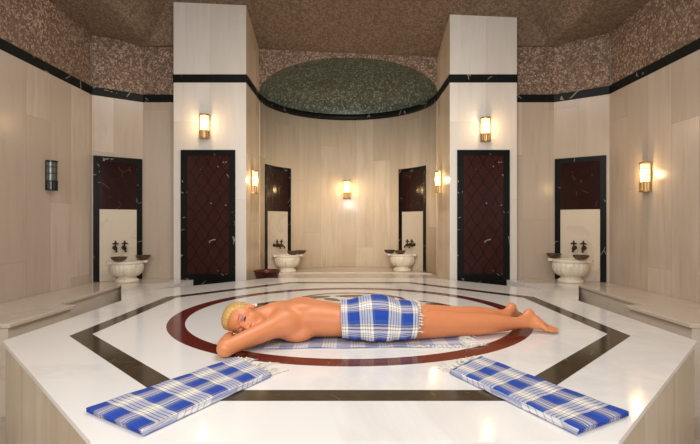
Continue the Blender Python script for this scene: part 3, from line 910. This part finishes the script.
# legs
NL = [(.24,2.785,.098,.100),(.42,2.800,.088,.090),(.58,2.818,.080,.079),(.72,2.836,.072,.069),(.84,2.855,.070,.065),(.95,2.875,.066,.055),(1.06,2.900,.060,.041),(1.135,2.922,.058,.036)]
FL = [(.24,2.950,.098,.100),(.42,2.968,.092,.090),(.58,2.992,.086,.078),(.72,3.018,.082,.068),(.84,3.042,.082,.062),(.95,3.068,.078,.051),(1.03,3.090,.072,.040),(1.095,3.108,.070,.035)]
Fd.spline(NL,.025); Fd.spline(FL,.025)
def foot(an, heel, ball_, toe, n):
    an,heel,ball_,toe = [np.array(v,float) for v in (an,heel,ball_,toe)]; n = np.array(n,float); n/=np.linalg.norm(n)
    Fd.cone(an, heel, .033,.031,.02); Fd.cone(heel, heel*.5+ball_*.5+np.array((-.012,0,.0)), .030,.027,.02); Fd.cone(an, ball_*.75+an*.25, .030,.026,.02)
    for o in (-.026,-.009,.009,.026): Fd.cone(heel*.55+ball_*.45+n*o*.6, ball_+n*o, .022,.018,.012)
    for o,L,r in ((-.032,.8,.0085),(-.016,.95,.009),(0,1.05,.0095),(.015,1.1,.010),(.033,1.1,.0135)):
        Fd.cone(ball_+n*o, ball_+(toe-ball_)*L+n*o*1.05, r*1.1, r*.9, .004)
foot((1.14,2.925,.060),(1.200,2.955,.104),(1.285,2.905,.032),(1.342,2.880,.014),(.45,.85,.1))
foot((1.10,3.110,.068),(1.150,3.140,.112),(1.195,3.20,.040),(1.225,3.245,.016),(.9,-.25,.2))
# rests on the towel: flattened underneath
sl,(X,Y,Zz) = Fd.region(Fd.lo, Fd.lo+Fd.h*Fd.n)
pl = (.0015-Zz)+0*X+0*Y
a = Fd.f; hh = np.clip(.5-.5*(pl-a)/.008,0,1); Fd.f = (pl*(1-hh)+a*hh + .008*hh*(1-hh)).astype(np.float32)
V,F = Fd.mesh(); V = relax(V,F,2,.4)
# paint: lids, lashes, brows, lips, toes
D = (V-HC)/HS; la,lf,lu = D@hl, D@hf, D@hu
col = np.zeros((len(V),4)); col[:,3] = 1
def blobc(a,b,c,ra,rb,rc): return np.clip(1.5-1.5*np.sqrt(((la-a)/ra)**2+((lf-b)/rb)**2+((lu-c)/rc)**2),0,1)
near = (np.abs(la)<.09)&(lf>.03)&(np.abs(lu)<.12)
lid = np.maximum(blobc(.034,.085,.010,.021,.03,.013), blobc(-.034,.085,.010,.021,.03,.013))*near
lash = np.maximum(blobc(.034,.085,-.004,.019,.03,.0052), blobc(-.034,.085,-.004,.019,.03,.0052))*near
brow = np.maximum(blobc(.034,.085,.027,.022,.03,.0045), blobc(-.034,.085,.027,.022,.03,.0045))*near
lips = blobc(0,.09,-.063,.023,.03,.0105)*near
col[:,0] = lid; col[:,1] = np.maximum(np.clip(lash*1.6,0,1), brow*.55); col[:,2] = lips
def skin():
    t = NT('tanned_skin'); v = t.coord()
    at = t.n('ShaderNodeVertexColor', {'layer_name':'paint'}); r,g,b = [t.n('ShaderNodeSeparateColor', None, Color=at.outputs[0]).outputs[i] for i in range(3)]
    n = t.noise(v, 6, 4)[0]
    c = t.mix(n, srgb(224,148,100), srgb(206,124,80))
    c = t.mix(t.math('MULTIPLY', r, .75), c, srgb(150,120,140))
    c = t.mix(t.math('MULTIPLY', b, .7), c, srgb(176,70,66))
    c = t.mix(g, c, srgb(46,30,28))
    fine = t.noise(v, 320, 2)[0]
    return t.fin(c, .42, bump=fine, bstr=.06, bdist=.002, Subsurface_Weight=.12, Subsurface_Radius=(.02,.008,.004))
wom = thing('person', 'blonde woman lying face down asleep on folded arms on the platform, towel over her hips', 'person', (0,2.85,ST))
off_ = np.array((0,-2.85,BZ))
np_obj('body', warp(V)+off_, F, skin(), wom, col)
# hair: slicked back into a low knot
Fh = Field(HC-.16, HC+.16, .0035)
Fh.ell(Lw(0,-.020,.042), S_((.081,.094,.090)), .01, HM)
Fh.ell(Lw(0,.030,.088), S_((.058,.050,.036)), .02, HM)
Fh.ell(Lw(0,-.118,.030), S_((.034,.030,.034)), .012, HM)
Fh.ell(Lw(0,.075,-.012), S_((.105,.082,.088)), .012, HM, True)       # face opening
Fh.ell(Lw(0,-.010,-.085), S_((.12,.11,.060)), .02, HM, True)
sl,(X,Y,Zz) = Fh.region(Fh.lo, Fh.lo+Fh.h*Fh.n)
x,y,z = X-HC[0],Y-HC[1],Zz-HC[2]
ang = np.arctan2(x*hl[0]+y*hl[1]+z*hl[2], x*hu[0]+y*hu[1]+z*hu[2]+.02)
Fh.f = (Fh.f + .0004*np.sin(ang*46)).astype(np.float32)            # combed strands
pl = (.004-Zz)+0*X+0*Y; Fh.f = np.maximum(Fh.f, pl)
Vh,Fhh = Fh.mesh(); Vh = relax(Vh,Fhh,1,.4)
def hairm():
    t = NT('blonde_hair'); n = t.noise(t.coord(), 60, 4)[0]
    at = t.n('ShaderNodeVertexColor', {'layer_name':'paint'}).outputs[0]
    st = t.n('ShaderNodeSeparateColor', None, Color=at).outputs[0]
    c = t.mix(t.math('ADD', t.math('MULTIPLY', n, .4), t.math('MULTIPLY', st, .6)), srgb(150,106,52), srgb(236,196,118)); return t.fin(c, .38, bump=n, bstr=.3, bdist=.003)
Dh = Vh-HC; ah = np.arctan2(Dh@hl, Dh@hu+.02)
hc = np.zeros((len(Vh),4)); hc[:,0] = .5+.16*np.sin(ah*46)+.12*np.sin(ah*83+1); hc[:,3] = 1
np_obj('hair', warp(Vh)+off_, Fhh, hairm(), wom, hc)
bm = bmesh.new(); ball(bm, tuple(warp(Lw(.086,-.008,-.036))+off_), .009); ball(bm, tuple(warp(Lw(.086,-.008,-.022))+off_), .005)
obj('earring', bm, EARR, wom, True)

# towel draped over the hips
def ftow(u, v):
    x = -.045 + (.440)*u + (.02*math.sin(v*PI))*(1 if u>.5 else -.6)
    th = -.62 + (PI+1.24)*v       # near floor -> over the top -> far floor
    w,zc,t_ = [float(smooth_interp(min(x,.30),i)) for i in range(3)]
    if x > .30:
        k = (x-.30)/.12; t_ -= .006*k
    seat = math.exp(-((x-.155)/.12)**2)
    w += .022; t_ += .021+.006*seat
    wr = .0015*math.sin(x*46+v*9)+.003*math.sin(x*80+v*31)*abs(v-.5)*2
    cs,sn = -math.cos(th), math.sin(th)
    pw = .87
    yy = YC + w*math.copysign(abs(cs)**pw, cs); zz = zc + t_*math.copysign(abs(sn)**pw, sn)
    if sn < 0: yy += (-.012 if cs<0 else .012)*(-sn)*(2.6+1.6*math.sin(x*64))
    yy += wr*cs; zz += wr*max(sn,0)
    q3 = warp((x, yy, max(zz+BZ, .008+.003*(1+math.sin(x*70)))))
    return (q3[0], q3[1]-2.85, q3[2])
dr = thing('hip_towel', 'bright blue checked towel draped over the hips of the lying woman', 'towel', (0,2.85,ST))
cloth_grid('towel_cloth', ftow, 70, 80, lambda u,v: (u*.475+.102, v*.66+.035), PLAID, .004, dr)
bm = bmesh.new(); r = random.Random(2)
for k in range(26):
    v = .10+.80*k/25; p = Vector(ftow(1.0, v)); l = r.uniform(.018,.04)
    o2 = Vector((l, r.uniform(-.008,.008), -l*.25*math.sin(v*PI)+r.uniform(-.004,.006)))
    q2 = p+o2; q2.z = max(q2.z,.006)
    tube(bm, [p, p+o2*.5+Vector((0,0,.004)), q2], [.003,.0036,.0016], 5); ball(bm, p+o2*.6, .0052, seg=6)
tube(bm, [ftow(1.0,.08+.84*k/40) for k in range(41)], .003, 6)
obj('fringe', bm, FRINGE, dr, True)

# ------------------------------------------------------------------ camera, light
cam = bpy.data.cameras.new('camera'); cam.sensor_width = 36; cam.lens = 36*450/700; cam.shift_y = 1/700
co = bpy.data.objects.new('camera', cam); C.objects.link(co); co.location = (0,0,CZ); co.rotation_euler = (PI/2,0,0)
sc.camera = co
def area(name, loc, target, size, power, col=(1,1,1), sy=None):
    l = bpy.data.lights.new(name,'AREA'); l.energy = power; l.size = size; l.color = col
    if sy: l.shape = 'RECTANGLE'; l.size_y = sy
    o = bpy.data.objects.new(name,l); C.objects.link(o); o.location = loc
    o.rotation_euler = (Vector(target)-Vector(loc)).to_track_quat('-Z','Y').to_euler()
    return o
area('dome_light', (0,2.9,3.95), (0,3.0,0), 1.8, 68, (1,.95,.89))
area('photo_softbox', (-.9,-.7,2.6), (0,3.2,.7), 1.6, 85, (1,.97,.94))
a_ = area('alcove_fill', (0,1.2,3.0), (0,7.2,1.5), .8, 9, (1,.93,.82)); a_.data.spread = math.radians(45)  # unseen narrow fill, added to brighten the alcove; no such fixture there
area('photo_fill', (1.6,-.8,2.0), (0,4,1.2), 1.6, 35, (1,.97,.94))
w = bpy.data.worlds.new('world'); sc.world = w; w.use_nodes = True
bg = w.node_tree.nodes['Background']; bg.inputs[0].default_value = (.95,.94,.92,1); bg.inputs[1].default_value = .35
sc.view_settings.view_transform = 'Standard'; sc.view_settings.look = 'None'
sc.view_settings.exposure = 0
